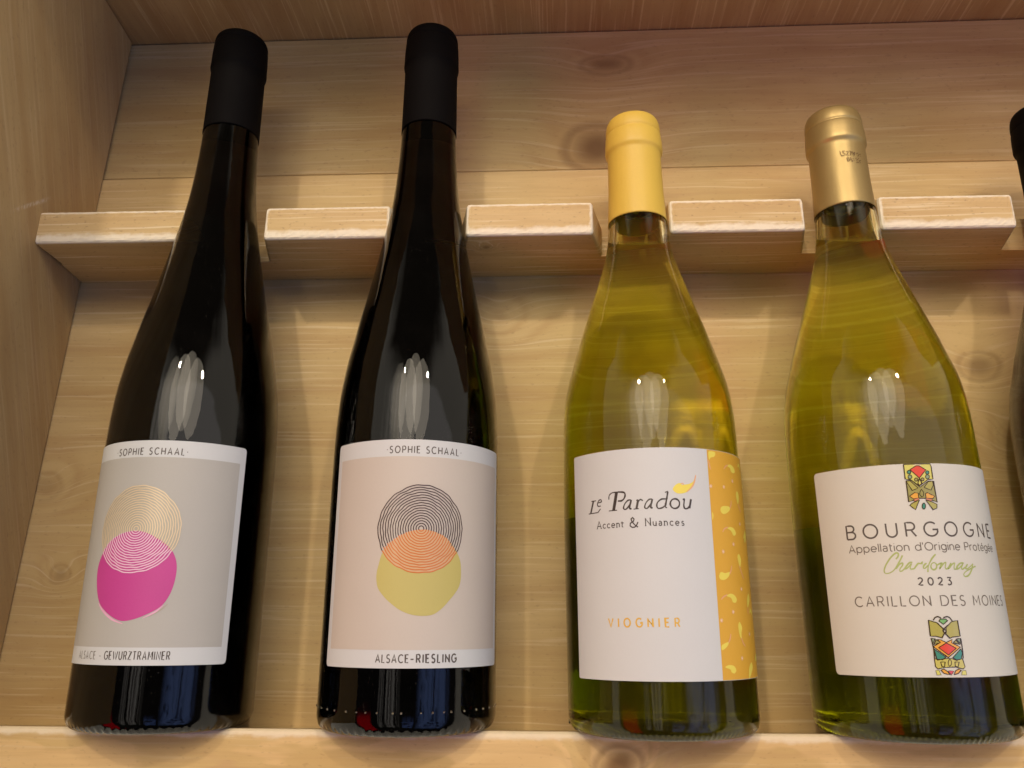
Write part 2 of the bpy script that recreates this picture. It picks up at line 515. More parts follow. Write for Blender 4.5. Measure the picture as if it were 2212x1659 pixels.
def bar_face(bm, lay, u0, u1, v0, v1, n1, n0, rnd, pw, jit, left=True, right=True, pw_top=None):
    """front board with rounded worn edges; paint attribute grows towards the edges"""
    pw_top = pw_top or pw
    nu = max(6, int((u1 - u0) / 0.0016))
    nv = 14
    us = [u0 + (u1 - u0) * i / nu for i in range(nu + 1)]
    # finer rows near the edges
    vs = [v0 + (v1 - v0) * (0.5 - 0.5 * math.cos(math.pi * j / nv)) for j in range(nv + 1)]
    for extra in (0.0006, 0.0014, 0.0026):
        us += [u0 + extra, u1 - extra]
    us = sorted(us)
    rows = []
    for j, v in enumerate(vs):
        row = []
        for i, u in enumerate(us):
            dv0, dv1 = v - v0, v1 - v
            du = 9.0
            if left:
                du = min(du, u - u0)
            if right:
                du = min(du, u1 - u)
            dist = min(dv0, dv1, du)
            h = max(0.0, 1 - dist / rnd)
            n = n1 - rnd * (1 - math.sqrt(max(0.0, 1 - h * h)))
            wob = jit * (random.random() - 0.5)
            uu, vv = u, v
            rc = 0.0019
            cu = u0 + rc if (left and u - u0 < rc) else (u1 - rc if (right and u1 - u < rc) else None)
            cv = v0 + rc if dv0 < rc else (v1 - rc if dv1 < rc else None)
            if cu is not None and cv is not None:
                # worn, rounded corners: squash the corner square onto a quarter disc
                a_, b_ = (u - cu) / rc, (v - cv) / rc
                k_ = max(abs(a_), abs(b_)) / (math.hypot(a_, b_) or 1.0)
                uu, vv = cu + a_ * k_ * rc, cv + b_ * k_ * rc
            vert = bm.verts.new((uu, vv, n + (wob if 0 < dist < pw else 0)))
            pd = min(dv0 / pw, dv1 / pw_top, du / pw_top)
            vert[lay] = max(0.0, 1.0 - 0.5 * pd) if pd < 2 else 0.0
            row.append(vert)
        rows.append(row)
    for j in range(len(rows) - 1):
        for i in range(len(us) - 1):
            bm.faces.new((rows[j][i], rows[j][i + 1], rows[j + 1][i + 1], rows[j + 1][i]))
    # sides back to n0
    def skirt(front, back_pts):
        b = [bm.verts.new(p) for p in back_pts]
        f2 = [bm.verts.new(x.co) for x in front]
        for i in range(len(front) - 1):
            bm.faces.new((f2[i + 1], f2[i], b[i], b[i + 1]))
    sh = 0.006 if right else 0.0                    # notches narrow towards the back
    mid, half = (u0 + u1) / 2, (u1 - u0) / 2
    bu = lambda u: u + ((u - mid) / half) * sh if (left and right) else u + (sh if right else 0) * (u - u0) / (u1 - u0)
    skirt(rows[0], [(bu(x.co.x), x.co.y, n0) for x in rows[0]])
    skirt(list(reversed(rows[-1])), [(bu(x.co.x), x.co.y, n0) for x in reversed(rows[-1])])
    skirt([r[0] for r in reversed(rows)], [(bu(r[0].co.x), r[0].co.y, n0) for r in reversed(rows)])
    skirt([r[-1] for r in rows], [(bu(r[-1].co.x), r[-1].co.y, n0) for r in rows])


bm = bmesh.new()
lay = bm.verts.layers.float.new('paint')
for u0, u1 in SEG:
    l_ = u0 is not None
    if not l_:
        u0 = wall_u(VC0, NC)
    bar_face(bm, lay, u0, u1, VC0, VC1, NC, RAIL_N - 0.001, 0.0016, 0.0048, 0.0003, left=l_, pw_top=0.0018)
# the continuous back of the rail
ends = (wall_u(VC0, 0) + 0.0002, U1 - 0.002)
for k in range(1):
    a, b = ends
    pts = [(a, VC0 + 0.0001, 0.0003), (b, VC0 + 0.0001, 0.0003), (b, VC0 + 0.0001, RAIL_N), (a + 0.0018, VC0 + 0.0001, RAIL_N),
           (a, VC1 - 0.0001, 0.0003), (b, VC1 - 0.0001, 0.0003), (b, VC1 - 0.0001, RAIL_N), (a + 0.0018, VC1 - 0.0001, RAIL_N)]
    hexa(bm, pts)
bmesh.ops.recalc_face_normals(bm, faces=bm.faces)
from_bm('neck_rail', bm, M['rest'], rack)

LEDGE_N = 0.050
# --- bottom ledge the bottles stand on
bm = bmesh.new()
lay = bm.verts.layers.float.new('paint')
bar_face(bm, lay, -0.03, U1, -0.0222, 0.0, LEDGE_N, 0.0004, 0.0024, 0.0036, 0.00015, left=False, right=False)
bmesh.ops.recalc_face_normals(bm, faces=bm.faces)
led_v = lambda u: 0.0010 + 0.0044 * u
for vx in bm.verts:
    vx.co.y += led_v(vx.co.x) - 0.0045 * (1 - vx.co.z / LEDGE_N)
    if vx.co.x < 0.0:
        vx.co.x = max(vx.co.x, wall_u(vx.co.y, vx.co.z))
from_bm('ledge', bm, M['ledge'], rack)

# ------------------------------------------------------------------ shapes measured for the printed labels (mm around, mm up)
E1=[('lime',[(-6.38,109.93),(4.04,109.68),(4.38,108.7),(4.32,103.42),(2.34,103.29),(-1.54,100.72),(-4.45,103.3),(-6.52,103.66)]),('cream',[(-2.99,109.02),(-2.09,109.79),(0.04,109.74),(0.61,109.01),(-1.12,109.18)]),('red',[(-4.26,107.46),(-1.68,108.98),(-0.48,108.96),(1.99,107.24),(-1.08,103.89)]),('teal',[(-4.01,106.41),(-4.13,106.08),(-4.37,105.82),(-4.67,105.68),(-4.99,105.7),(-5.25,105.85),(-5.41,106.13),(-5.43,106.46),(-5.32,106.79),(-5.09,107.05),(-4.78,107.18),(-4.47,107.17),(-4.2,107.01),(-4.04,106.74)]),('teal',[(3.13,106.12),(3.01,105.81),(2.78,105.56),(2.48,105.42),(2.17,105.43),(1.92,105.57),(1.77,105.82),(1.75,106.13),(1.86,106.45),(2.09,106.7),(2.39,106.83),(2.7,106.83),(2.96,106.69),(3.11,106.44)]),('sage',[(-3.86,104.45),(-3.98,104.11),(-4.23,103.84),(-4.55,103.69),(-4.88,103.71),(-5.16,103.87),(-5.33,104.16),(-5.35,104.51),(-5.23,104.85),(-4.99,105.13),(-4.67,105.27),(-4.33,105.26),(-4.05,105.09),(-3.88,104.8)]),('sage',[(3.04,104.39),(2.91,104.03),(2.64,103.74),(2.29,103.58),(1.94,103.59),(1.64,103.75),(1.47,104.04),(1.44,104.4),(1.58,104.76),(1.84,105.05),(2.19,105.21),(2.54,105.2),(2.84,105.04),(3.02,104.75)]),('olive',[(-1.79,103.29),(-1.9,103.0),(-2.11,102.77),(-2.38,102.65),(-2.66,102.66),(-2.89,102.8),(-3.03,103.03),(-3.05,103.32),(-2.95,103.6),(-2.74,103.83),(-2.47,103.95),(-2.19,103.94),(-1.96,103.81),(-1.82,103.57)]),('olive',[(0.72,103.3),(0.62,103.03),(0.41,102.81),(0.15,102.69),(-0.13,102.7),(-0.35,102.83),(-0.49,103.05),(-0.51,103.33),(-0.41,103.6),(-0.21,103.82),(0.06,103.94),(0.33,103.93),(0.56,103.8),(0.7,103.58)]),('olive',[(-6.3,102.95),(-4.23,103.01),(-1.36,100.17),(2.24,102.6),(4.33,102.59),(4.52,94.08),(2.42,94.91),(0.1,95.62),(-2.27,95.67),(-6.46,94.29)]),('moss',[(-6.32,102.82),(-4.77,102.82),(-2.21,99.78),(-4.54,98.88)]),('moss',[(0.21,100.0),(2.2,102.32),(4.05,102.59),(4.07,100.93),(2.77,98.87)]),('teal',[(-0.95,99.34),(-0.22,97.95),(-0.56,96.59),(-1.28,96.19),(-1.93,97.16),(-1.64,98.25)]),('orange',[(-5.89,96.6),(-3.77,97.97),(-2.37,97.72),(-2.51,95.81),(-4.51,95.46)]),('orange',[(0.38,97.53),(1.11,97.86),(3.9,96.4),(3.06,95.45),(0.36,95.61)]),('salmon',[(-4.27,95.31),(-2.38,95.8),(-2.61,95.13),(-4.26,94.49)]),('salmon',[(0.36,95.61),(2.74,95.18),(2.22,94.5),(0.42,95.07)]),('moss',[(-5.39,93.71),(-2.37,94.99),(-4.35,91.09),(-6.26,92.92)]),('moss',[(0.13,94.93),(2.57,94.09),(4.36,93.13),(4.12,91.63),(2.49,90.97)]),('teal',[(-0.3,92.49),(-0.45,91.96),(-0.69,91.54),(-0.99,91.31),(-1.28,91.32),(-1.51,91.56),(-1.63,91.99),(-1.62,92.52),(-1.48,93.04),(-1.23,93.47),(-0.93,93.7),(-0.64,93.69),(-0.41,93.45),(-0.29,93.02)])]
E1lines=[[(-6.38,109.93),(-6.52,103.66)],[(-6.3,102.95),(-6.46,94.29)],[(4.38,108.7),(4.32,103.42)],[(4.47,102.59),(4.56,93.94)],[(-1.1,103.75),(-1.91,101.84),(-1.37,101.0),(-0.46,101.8),(-1.1,103.75)]]
E2=[('moss',[(-5.63,48.3),(-4.84,48.07),(-2.69,47.36),(-0.86,45.37),(-0.59,44.15),(-0.55,43.39),(-1.57,41.74),(-3.74,42.36),(-5.74,42.37)]),('moss',[(2.97,47.77),(5.32,48.13),(5.4,42.28),(2.35,42.01),(1.33,41.56),(0.02,43.09),(0.34,44.14),(0.4,45.51)]),('green',[(-1.27,48.72),(0.9,48.7),(1.43,48.09),(-0.34,46.73),(-1.84,47.96)]),('sage',[(-5.62,41.61),(-4.17,41.45),(-5.36,39.35)]),('olive',[(-3.91,41.15),(-2.42,40.09),(-4.94,39.2)]),('sage',[(3.67,41.24),(5.35,41.53),(5.1,39.57)]),('olive',[(2.34,39.97),(3.46,40.94),(4.79,39.2)]),('orange',[(-5.33,38.52),(-2.59,40.01),(-3.31,41.22),(-2.14,40.99),(-0.31,40.0),(2.05,41.11),(1.7,39.9),(4.8,38.3),(-0.39,34.53)]),('red',[(-3.46,38.14),(-0.33,39.85),(3.11,37.87),(-0.18,35.43)]),('teal',[(-5.16,37.69),(-1.28,34.69),(-2.64,33.65),(-4.67,33.96)]),('teal',[(4.85,37.62),(5.24,36.12),(4.37,33.9),(2.56,33.62),(1.3,34.52)]),('lime2',[(-5.51,34.26),(-4.43,33.58),(-1.36,34.17),(0.78,34.15),(2.53,33.4),(4.9,34.11),(5.44,31.06),(4.57,30.34),(1.84,31.1),(-2.45,30.98),(-4.75,30.39),(-5.5,31.28)]),('green',[(0.45,32.6),(0.31,32.08),(0.07,31.67),(-0.21,31.44),(-0.48,31.45),(-0.69,31.68),(-0.79,32.09),(-0.77,32.6),(-0.63,33.12),(-0.4,33.53),(-0.12,33.76),(0.16,33.76),(0.37,33.53),(0.47,33.11)]),('olive',[(-3.5,32.91),(-1.86,32.91),(-2.26,31.28),(-3.22,31.28)]),('olive',[(1.74,32.88),(3.39,32.87),(2.81,31.24),(1.71,31.25)]),('lime',[(-5.57,29.8),(-4.55,29.8),(-4.03,28.32),(-5.35,28.32)]),('lime',[(4.13,29.6),(5.45,29.73),(5.52,28.26),(3.74,28.28)]),('orange',[(-3.79,29.95),(-2.69,30.39),(-1.48,29.5),(-0.76,28.32),(-2.78,28.77)]),('orange',[(0.77,28.31),(1.62,29.78),(2.97,30.35),(3.7,29.9),(2.39,28.74)]),('pink',[(-1.15,29.65),(0.83,29.63),(-0.3,28.31)])]
E2lines=[[(-5.62,48.38),(-5.74,42.37)],[(-5.62,41.61),(-5.26,38.0),(-5.44,34.26)],[(5.32,48.13),(5.4,42.28)],[(5.49,41.37),(5.5,37.62),(5.24,34.18)],[(-3.84,48.29),(-3.09,49.27),(-1.9,49.61),(-0.92,49.02)],[(-0.04,49.17),(1.36,49.61),(2.39,49.15),(3.29,47.76)],[(-2.69,47.36),(-0.86,45.37),(0.28,44.29),(-0.58,43.24),(-1.74,41.59)],[(1.5,46.56),(-0.27,45.21),(-0.87,44.3),(0.02,43.09),(1.33,41.56)]]
CHARD=[[(-14.12,71.84),(-13.23,72.82),(-13.0,73.92),(-13.81,74.22),(-15.72,72.73),(-17.79,70.04),(-18.85,67.87),(-18.75,66.58),(-17.39,66.44),(-15.55,67.39),(-13.93,69.35),(-12.65,71.33),(-11.55,73.22)],[(-13.06,70.79),(-14.61,68.09),(-13.21,69.69),(-11.94,70.2),(-12.06,69.29),(-13.08,68.04),(-13.21,67.04),(-12.33,67.29),(-10.97,68.53)],[(-8.33,70.38),(-9.37,70.31),(-10.75,68.89),(-11.21,67.99),(-10.32,68.33),(-8.73,69.93),(-9.33,68.67),(-9.27,67.85),(-7.98,67.91)],[(-7.98,67.91),(-6.33,69.87),(-5.46,69.85),(-4.68,70.47),(-5.07,69.57)],[(-3.17,69.99),(-4.15,69.28),(-4.57,68.2),(-3.98,68.01),(-2.77,69.07)],[(0.76,73.4),(-0.97,71.6),(-2.62,68.89),(-3.14,66.54)],[(0.54,68.76),(0.34,68.17),(-0.05,67.7),(-0.53,67.44),(-1.03,67.45),(-1.43,67.72),(-1.67,68.19),(-1.69,68.78),(-1.5,69.37),(-1.12,69.84),(-0.63,70.1),(-0.13,70.09),(0.28,69.82),(0.52,69.35),(0.54,68.76)],[(0.6,69.12),(2.63,69.92),(1.57,67.93),(3.35,69.73),(4.36,70.09),(3.81,68.45),(4.15,67.64),(5.44,68.45)],[(5.44,68.45),(6.47,69.9),(4.93,67.72),(7.01,69.53),(7.98,69.9),(7.52,68.44),(7.66,67.53),(9.2,68.08)],[(12.13,69.91),(10.6,69.9),(8.88,68.62),(8.5,67.62),(9.83,68.08),(11.61,69.54),(10.68,68.08),(11.01,67.54),(12.47,68.27)],[(13.88,69.56),(12.66,68.09),(13.5,67.74),(15.95,69.22),(16.68,69.69)],[(16.37,69.41),(15.59,67.57),(13.7,65.37),(11.99,64.73),(11.24,65.36),(12.11,66.45),(14.9,67.75),(17.88,68.79)]]
PARADOU=[([(-30.92,96.48),(-32.63,91.3)],0.7),([(-32.12,96.27),(-29.49,96.33)],0.3),([(-33.89,91.09),(-31.29,91.18),(-28.71,91.27)],0.35),([(-28.71,91.27),(-27.29,92.69)],0.35),([(-28.69,95.25),(-26.77,95.62),(-27.0,96.53),(-27.96,96.29),(-28.78,95.04),(-28.47,93.9),(-27.11,93.89)],0.42),([(-19.37,98.96),(-21.01,91.42)],1.1),([(-23.2,91.47),(-19.45,91.52)],0.32),([(-23.01,96.17),(-22.82,97.81),(-21.42,98.9),(-18.78,99.06)],0.42),([(-18.78,99.06),(-16.25,98.72),(-15.66,97.7),(-16.13,96.2),(-17.32,95.3),(-18.94,95.3)],0.62),([(-13.26,95.38),(-14.6,95.24),(-16.01,93.8),(-16.54,92.1),(-15.66,91.61),(-14.49,92.63),(-13.42,94.3)],0.5),([(-13.15,95.37),(-13.81,93.02),(-13.96,91.95),(-13.16,91.73)],0.65),([(-10.31,95.23),(-11.13,91.59)],0.75),([(-12.33,91.54),(-10.15,91.66)],0.32),([(-11.08,95.05),(-10.2,95.33)],0.4),([(-10.46,94.37),(-9.33,95.4),(-8.39,94.82)],0.5),([(-4.58,95.41),(-5.86,95.23),(-7.22,93.77),(-7.73,92.06),(-6.9,91.6),(-5.78,92.64),(-4.74,94.34)],0.5),([(-4.47,95.41),(-5.12,93.06),(-5.28,91.99),(-4.51,91.79)],0.65),([(0.92,95.36),(-0.79,95.27),(-2.35,94.11),(-2.85,92.62),(-2.27,91.53),(-0.77,91.73),(0.55,92.57)],0.55),([(1.95,98.38),(1.36,95.57),(0.53,92.14)],0.65),([(0.75,98.06),(2.07,98.49)],0.35),([(0.52,92.03),(1.25,91.71)],0.4),([(6.52,93.44),(6.36,92.76),(5.99,92.16),(5.45,91.72),(4.81,91.48),(4.14,91.48),(3.53,91.71),(3.05,92.15),(2.76,92.74),(2.68,93.42),(2.84,94.09),(3.2,94.69),(3.73,95.13),(4.37,95.37),(5.04,95.37),(5.66,95.14),(6.15,94.71),(6.45,94.11),(6.52,93.44)],0.6),([(8.01,95.08),(8.62,95.15),(8.3,92.61),(8.78,91.43),(10.17,91.78),(11.15,93.31)],0.58),([(11.58,95.38),(10.66,91.58)],0.7)]
LEAF=[(4.07,99.25),(4.69,100.56),(6.08,101.66),(7.44,101.9),(8.07,101.26),(9.45,101.4),(11.32,101.78),(13.05,102.72),(13.87,104.07),(13.21,101.63),(11.89,99.84),(9.92,98.25),(7.16,97.55),(5.19,97.96)]
LEAFEDGE=[[(9.93,98.36),(12.16,100.28),(13.51,102.41),(14.47,105.53)],[(7.53,101.64),(8.34,101.85),(8.87,101.27)]]
PETALS=[[(21.85,116.1),(25.38,116.08),(24.85,114.21),(22.72,113.54),(21.83,112.53),(21.49,113.9)],[(32.91,111.06),(35.41,112.02),(38.67,111.2),(39.84,109.3),(37.81,108.48),(35.87,108.92),(35.16,110.41)],[(26.11,91.36),(26.96,93.08),(29.83,93.61),(32.37,93.37),(32.47,92.16),(29.94,90.59),(27.52,90.11)],[(39.01,99.28),(40.31,101.0),(42.08,99.96),(42.01,97.76),(40.59,95.41),(39.62,96.55)],[(29.64,84.25),(31.75,85.0),(34.45,84.44),(36.02,82.74),(34.9,81.61),(33.45,81.66),(32.06,83.37)],[(45.91,82.93),(48.83,85.05),(50.03,82.67),(46.63,79.3),(45.43,80.43)],[(35.62,72.85),(37.27,74.12),(38.81,71.82),(37.51,68.79),(36.61,69.34)],[(21.35,90.47),(21.92,89.16),(21.46,87.5),(21.12,87.48)],[(22.53,64.52),(23.69,66.26),(26.12,65.9),(29.09,66.42),(28.18,64.66),(25.83,63.3),(23.38,63.25)],[(25.97,56.89),(28.26,57.77),(30.58,57.38),(32.41,55.83),(31.68,54.4),(29.7,54.37),(28.51,56.07)],[(42.23,56.0),(45.0,58.26),(46.12,56.07),(44.1,53.69),(41.97,52.49)],[(31.9,45.05),(33.22,46.74),(34.84,44.47),(33.95,42.5),(33.88,40.26),(32.64,41.12)],[(21.23,37.71),(23.61,38.77),(25.23,39.02),(24.25,37.39),(21.43,35.94)],[(22.28,29.57),(24.28,30.32),(27.12,29.96),(28.45,28.29),(27.21,27.12),(25.58,27.58),(24.9,28.68)],[(37.6,26.54),(38.44,28.99),(41.19,30.82),(42.53,29.08),(40.66,26.94),(38.32,24.99),(37.44,25.03)],[(47.04,32.0),(50.45,33.87),(53.0,32.33),(49.46,30.75)]]
TAILS=[[(21.35,112.34),(21.62,110.2),(22.24,108.4)],[(30.29,109.35),(31.77,110.77),(33.82,111.49)],[(32.56,92.77),(33.63,94.4),(34.02,96.28)],[(40.59,95.41),(41.95,93.69),(43.52,92.15)],[(26.46,82.57),(27.73,83.98),(30.19,84.74)],[(36.61,69.34),(38.17,66.75),(40.23,63.88)],[(28.75,65.54),(29.88,67.02),(30.64,69.09)],[(22.79,55.44),(24.29,56.58),(26.44,57.32)],[(41.97,52.49),(42.15,51.04),(42.03,49.88)],[(33.64,40.55),(34.75,38.57),(36.32,37.13)],[(25.0,38.75),(26.21,40.38),(26.76,42.17)]]
STARS=[(36.51,104.92),(29.35,101.66),(21.58,101.32),(40.82,86.94),(33.18,77.91),(25.88,74.54),(36.87,59.82),(29.22,50.63),(22.1,47.33),(41.78,41.83),(32.97,32.65)]
PINK=[(-2.54,82.27),(-6.66,81.94),(-11.42,80.35),(-16.01,77.29),(-19.59,72.16),(-21.12,66.61),(-20.02,59.94),(-17.28,53.71),(-13.53,50.11),(-8.25,46.93),(-3.84,45.54),(0.71,46.11),(5.89,48.09),(10.78,50.97),(13.46,54.59),(15.25,60.04),(15.71,66.62),(14.64,71.38),(12.06,75.38),(7.35,78.99),(1.45,81.71)]
PINKEDGE=[[(-17.03,52.63),(-13.97,49.75),(-8.56,46.22),(-3.28,44.49)],[(4.65,46.66),(9.26,49.18),(12.38,52.06)],[(7.39,47.39),(11.26,49.91),(14.04,52.62)]]
YELLOW=[(10.07,83.21),(3.91,81.87),(-1.59,78.78),(-5.87,74.22),(-7.56,68.77),(-8.33,64.55),(-7.6,59.76),(-4.94,56.19),(-1.65,53.24),(2.77,50.33),(8.27,48.6),(14.38,48.64),(18.12,50.43),(21.97,54.03),(27.11,60.46),(27.83,67.52),(26.4,73.02),(21.22,79.6),(15.81,82.35)]
STAMP=[[(-3.69,272.8),(-3.23,269.9)],[(-3.21,270.0),(-1.74,269.98)],[(-1.28,272.38),(-2.38,272.47),(-2.24,271.47),(-1.45,270.97),(-1.37,270.14)],[(-0.97,272.05),(-0.08,272.19),(0.17,271.37),(-0.84,270.3),(0.5,269.77)],[(0.55,272.28),(1.63,272.18),(1.14,269.82)],[(2.66,272.14),(1.82,271.47),(2.91,271.13),(3.3,271.78)],[(3.3,271.78),(2.33,270.37),(3.42,270.57)],[(3.62,271.92),(2.89,269.6)],[(4.22,271.19),(5.7,271.65),(4.74,271.16)],[(7.19,271.29),(5.53,270.59),(5.02,269.48)],[(6.65,270.33),(6.79,269.76)],[(-0.47,269.05),(-0.8,268.46),(-0.59,266.62),(0.12,266.68),(0.13,267.49),(-0.14,268.83)],[(1.28,268.81),(0.69,268.4),(0.89,267.18),(1.76,268.21)],[(1.02,266.77),(1.61,266.37),(1.9,267.2)],[(2.31,268.13),(2.56,267.84)],[(2.46,267.13),(2.71,266.84)],[(3.37,268.12),(4.14,268.52)],[(5.42,268.53),(3.84,267.16)],[(3.69,266.12),(5.04,266.12)],[(6.69,267.79),(5.3,267.08),(6.15,266.04)]]


# ------------------------------------------------------------------ lettering and print on the bottles
def arc(cx, cy_, rx, ry, a0, a1, n=12):
    return [(cx + rx * math.cos(math.radians(a0 + (a1 - a0) * i / n)), cy_ + ry * math.sin(math.radians(a0 + (a1 - a0) * i / n))) for i in range(n + 1)]


def glyphs():
    G = {}
    G['A'] = (.82, [[(0, 0), (.41, 1), (.82, 0)], [(.15, .32), (.67, .32)]])
    G['B'] = (.64, [[(0, 0), (0, 1), (.3, 1)] + arc(.32, .76, .25, .24, 90, -90) + [(0, .52)], [(.3, .52)] + arc(.36, .26, .28, .26, 90, -90) + [(0, 0)]])
    G['C'] = (.86, [arc(.5, .5, .5, .5, 48, 312, 18)])
    G['D'] = (.84, [[(0, 0), (0, 1), (.33, 1)] + arc(.34, .5, .5, .5, 90, -90, 14) + [(0, 0)]])
    G['E'] = (.56, [[(.56, 1), (0, 1), (0, 0), (.56, 0)], [(0, .52), (.48, .52)]])
    G['F'] = (.54, [[(.54, 1), (0, 1), (0, 0)], [(0, .5), (.46, .5)]])
    G['G'] = (.92, [arc(.5, .5, .5, .5, 48, 338, 18) + [(.96, .47), (.6, .47)]])
    G['H'] = (.74, [[(0, 0), (0, 1)], [(.74, 0), (.74, 1)], [(0, .5), (.74, .5)]])
    G['I'] = (.02, [[(.01, 0), (.01, 1)]])
    G['L'] = (.5, [[(0, 1), (0, 0), (.5, 0)]])
    G['M'] = (.9, [[(0, 0), (.06, 1), (.45, .3), (.84, 1), (.9, 0)]])
    G['N'] = (.74, [[(0, 0), (0, 1), (.74, 0), (.74, 1)]])
    G['O'] = (1.0, [arc(.5, .5, .5, .5, 90, 450, 22)])
    G['P'] = (.62, [[(0, 0), (0, 1), (.32, 1)] + arc(.34, .72, .28, .28, 90, -90) + [(0, .44)]])
    G['R'] = (.66, [[(0, 0), (0, 1), (.32, 1)] + arc(.34, .73, .28, .27, 90, -90) + [(0, .46)], [(.34, .46), (.66, 0)]])
    G['S'] = (.58, [arc(.3, .75, .27, .25, 40, 250, 12) + arc(.28, .25, .29, .26, 75, -150, 12)])
    G['T'] = (.66, [[(0, 1), (.66, 1)], [(.33, 1), (.33, 0)]])
    G['U'] = (.72, [[(0, 1), (0, .36)] + arc(.36, .36, .36, .36, 180, 360) + [(.72, 1)]])
    G['V'] = (.8, [[(0, 1), (.4, 0), (.8, 1)]])
    G['W'] = (1.1, [[(0, 1), (.28, 0), (.55, .9), (.82, 0), (1.1, 1)]])
    G['Z'] = (.64, [[(0, 1), (.64, 1), (0, 0), (.64, 0)]])
    G['2'] = (.6, [arc(.29, .72, .28, .28, 160, -35, 12) + [(0, 0), (.6, 0)]])
    G['0'] = (.68, [arc(.34, .5, .34, .5, 90, 450, 20)])
    G['3'] = (.58, [[(.03, 1), (.54, 1), (.26, .6)] + arc(.27, .3, .29, .3, 80, -145, 12)])
    G['-'] = (.4, [[(0, .42), (.4, .42)]])
    G['.'] = (.14, [[(0, .5), (.14, .5)]])     # raised dot
    G["'"] = (.02, [[(.01, 1.02), (.01, .74)]])
    x = .70
    G['a'] = (.54, [[(.06, .57)] + arc(.28, .48, .24, .22, 140, 0, 8) + [(.52, 0)], [(.52, .4), (.25, .4)] + arc(.25, .2, .23, .2, 90, 270, 8) + [(.38, 0), (.52, .14)]])
    G['c'] = (.56, [arc(.35, .35, .35, .35, 45, 315, 14)])
    G['d'] = (.68, [arc(.34, .35, .34, .35, 0, 360, 18), [(.68, 1.04), (.68, 0)]])
    G['e'] = (.68, [[(.02, .36), (.68, .36)] + arc(.34, .35, .34, .35, 2, 318, 16)])
    G['é'] = (.68, [G['e'][1][0], [(.28, .82), (.46, 1.02)]])
    G['g'] = (.66, [arc(.33, .37, .33, .33, 0, 360, 18), [(.66, .7), (.66, .02)] + arc(.34, .02, .32, .28, 0, -150, 10)])
    G['i'] = (.02, [[(.01, 0), (.01, x)], [(.01, .92), (.01, .98)]])
    G['l'] = (.02, [[(.01, 0), (.01, 1.04)]])
    G['n'] = (.56, [[(0, 0), (0, x)], [(0, .4)] + arc(.28, .42, .28, .28, 180, 0, 10) + [(.56, 0)]])
    G['o'] = (.70, [arc(.35, .35, .35, .35, 90, 450, 18)])
    G['p'] = (.68, [[(0, x), (0, -.28)], arc(.34, .35, .34, .35, 180, 540, 18)])
    G['r'] = (.34, [[(0, 0), (0, x)], [(0, .4)] + arc(.3, .4, .3, .3, 180, 80, 8)])
    G['s'] = (.46, [arc(.24, .525, .2, .17, 40, 250, 9) + arc(.22, .18, .23, .18, 75, -150, 9)])
    G['t'] = (.36, [[(.13, .95), (.13, .16)] + arc(.29, .16, .16, .16, 180, 290, 6), [(0, x), (.36, x)]])
    G['u'] = (.56, [[(0, x), (0, .28)] + arc(.28, .28, .28, .28, 180, 360, 10) + [(.56, x)], [(.56, .3), (.56, 0)]])
    G['&'] = (.86, [[(.86, .52), (.7, .2), (.5, .02), (.25, 0), (.03, .16), (.06, .42), (.4, .62), (.47, .84), (.32, 1), (.16, .86), (.22, .64), (.5, .26), (.84, 0)]])
    G[' '] = (.3, [])
    return G


GL = glyphs()


def smooth_line(pts, closed=False, sub=5):
    out = []
    n = len(pts)
    rng = range(n if closed else n - 1)
    for i in rng:
        p0 = pts[(i - 1) % n] if (closed or i > 0) else pts[i]
        p1, p2 = pts[i], pts[(i + 1) % n]
        p3 = pts[(i + 2) % n] if (closed or i + 2 < n) else p2
        for k in range(sub):
            t = k / sub
            out.append(tuple(.5 * ((2 * b) + (-a + c) * t + (2 * a - 5 * b + 4 * c - d) * t * t + (-a + 3 * b - 3 * c + d) * t ** 3)
                             for a, b, c, d in zip(p0, p1, p2, p3)))
    if not closed:
        out.append(pts[-1])
    return out


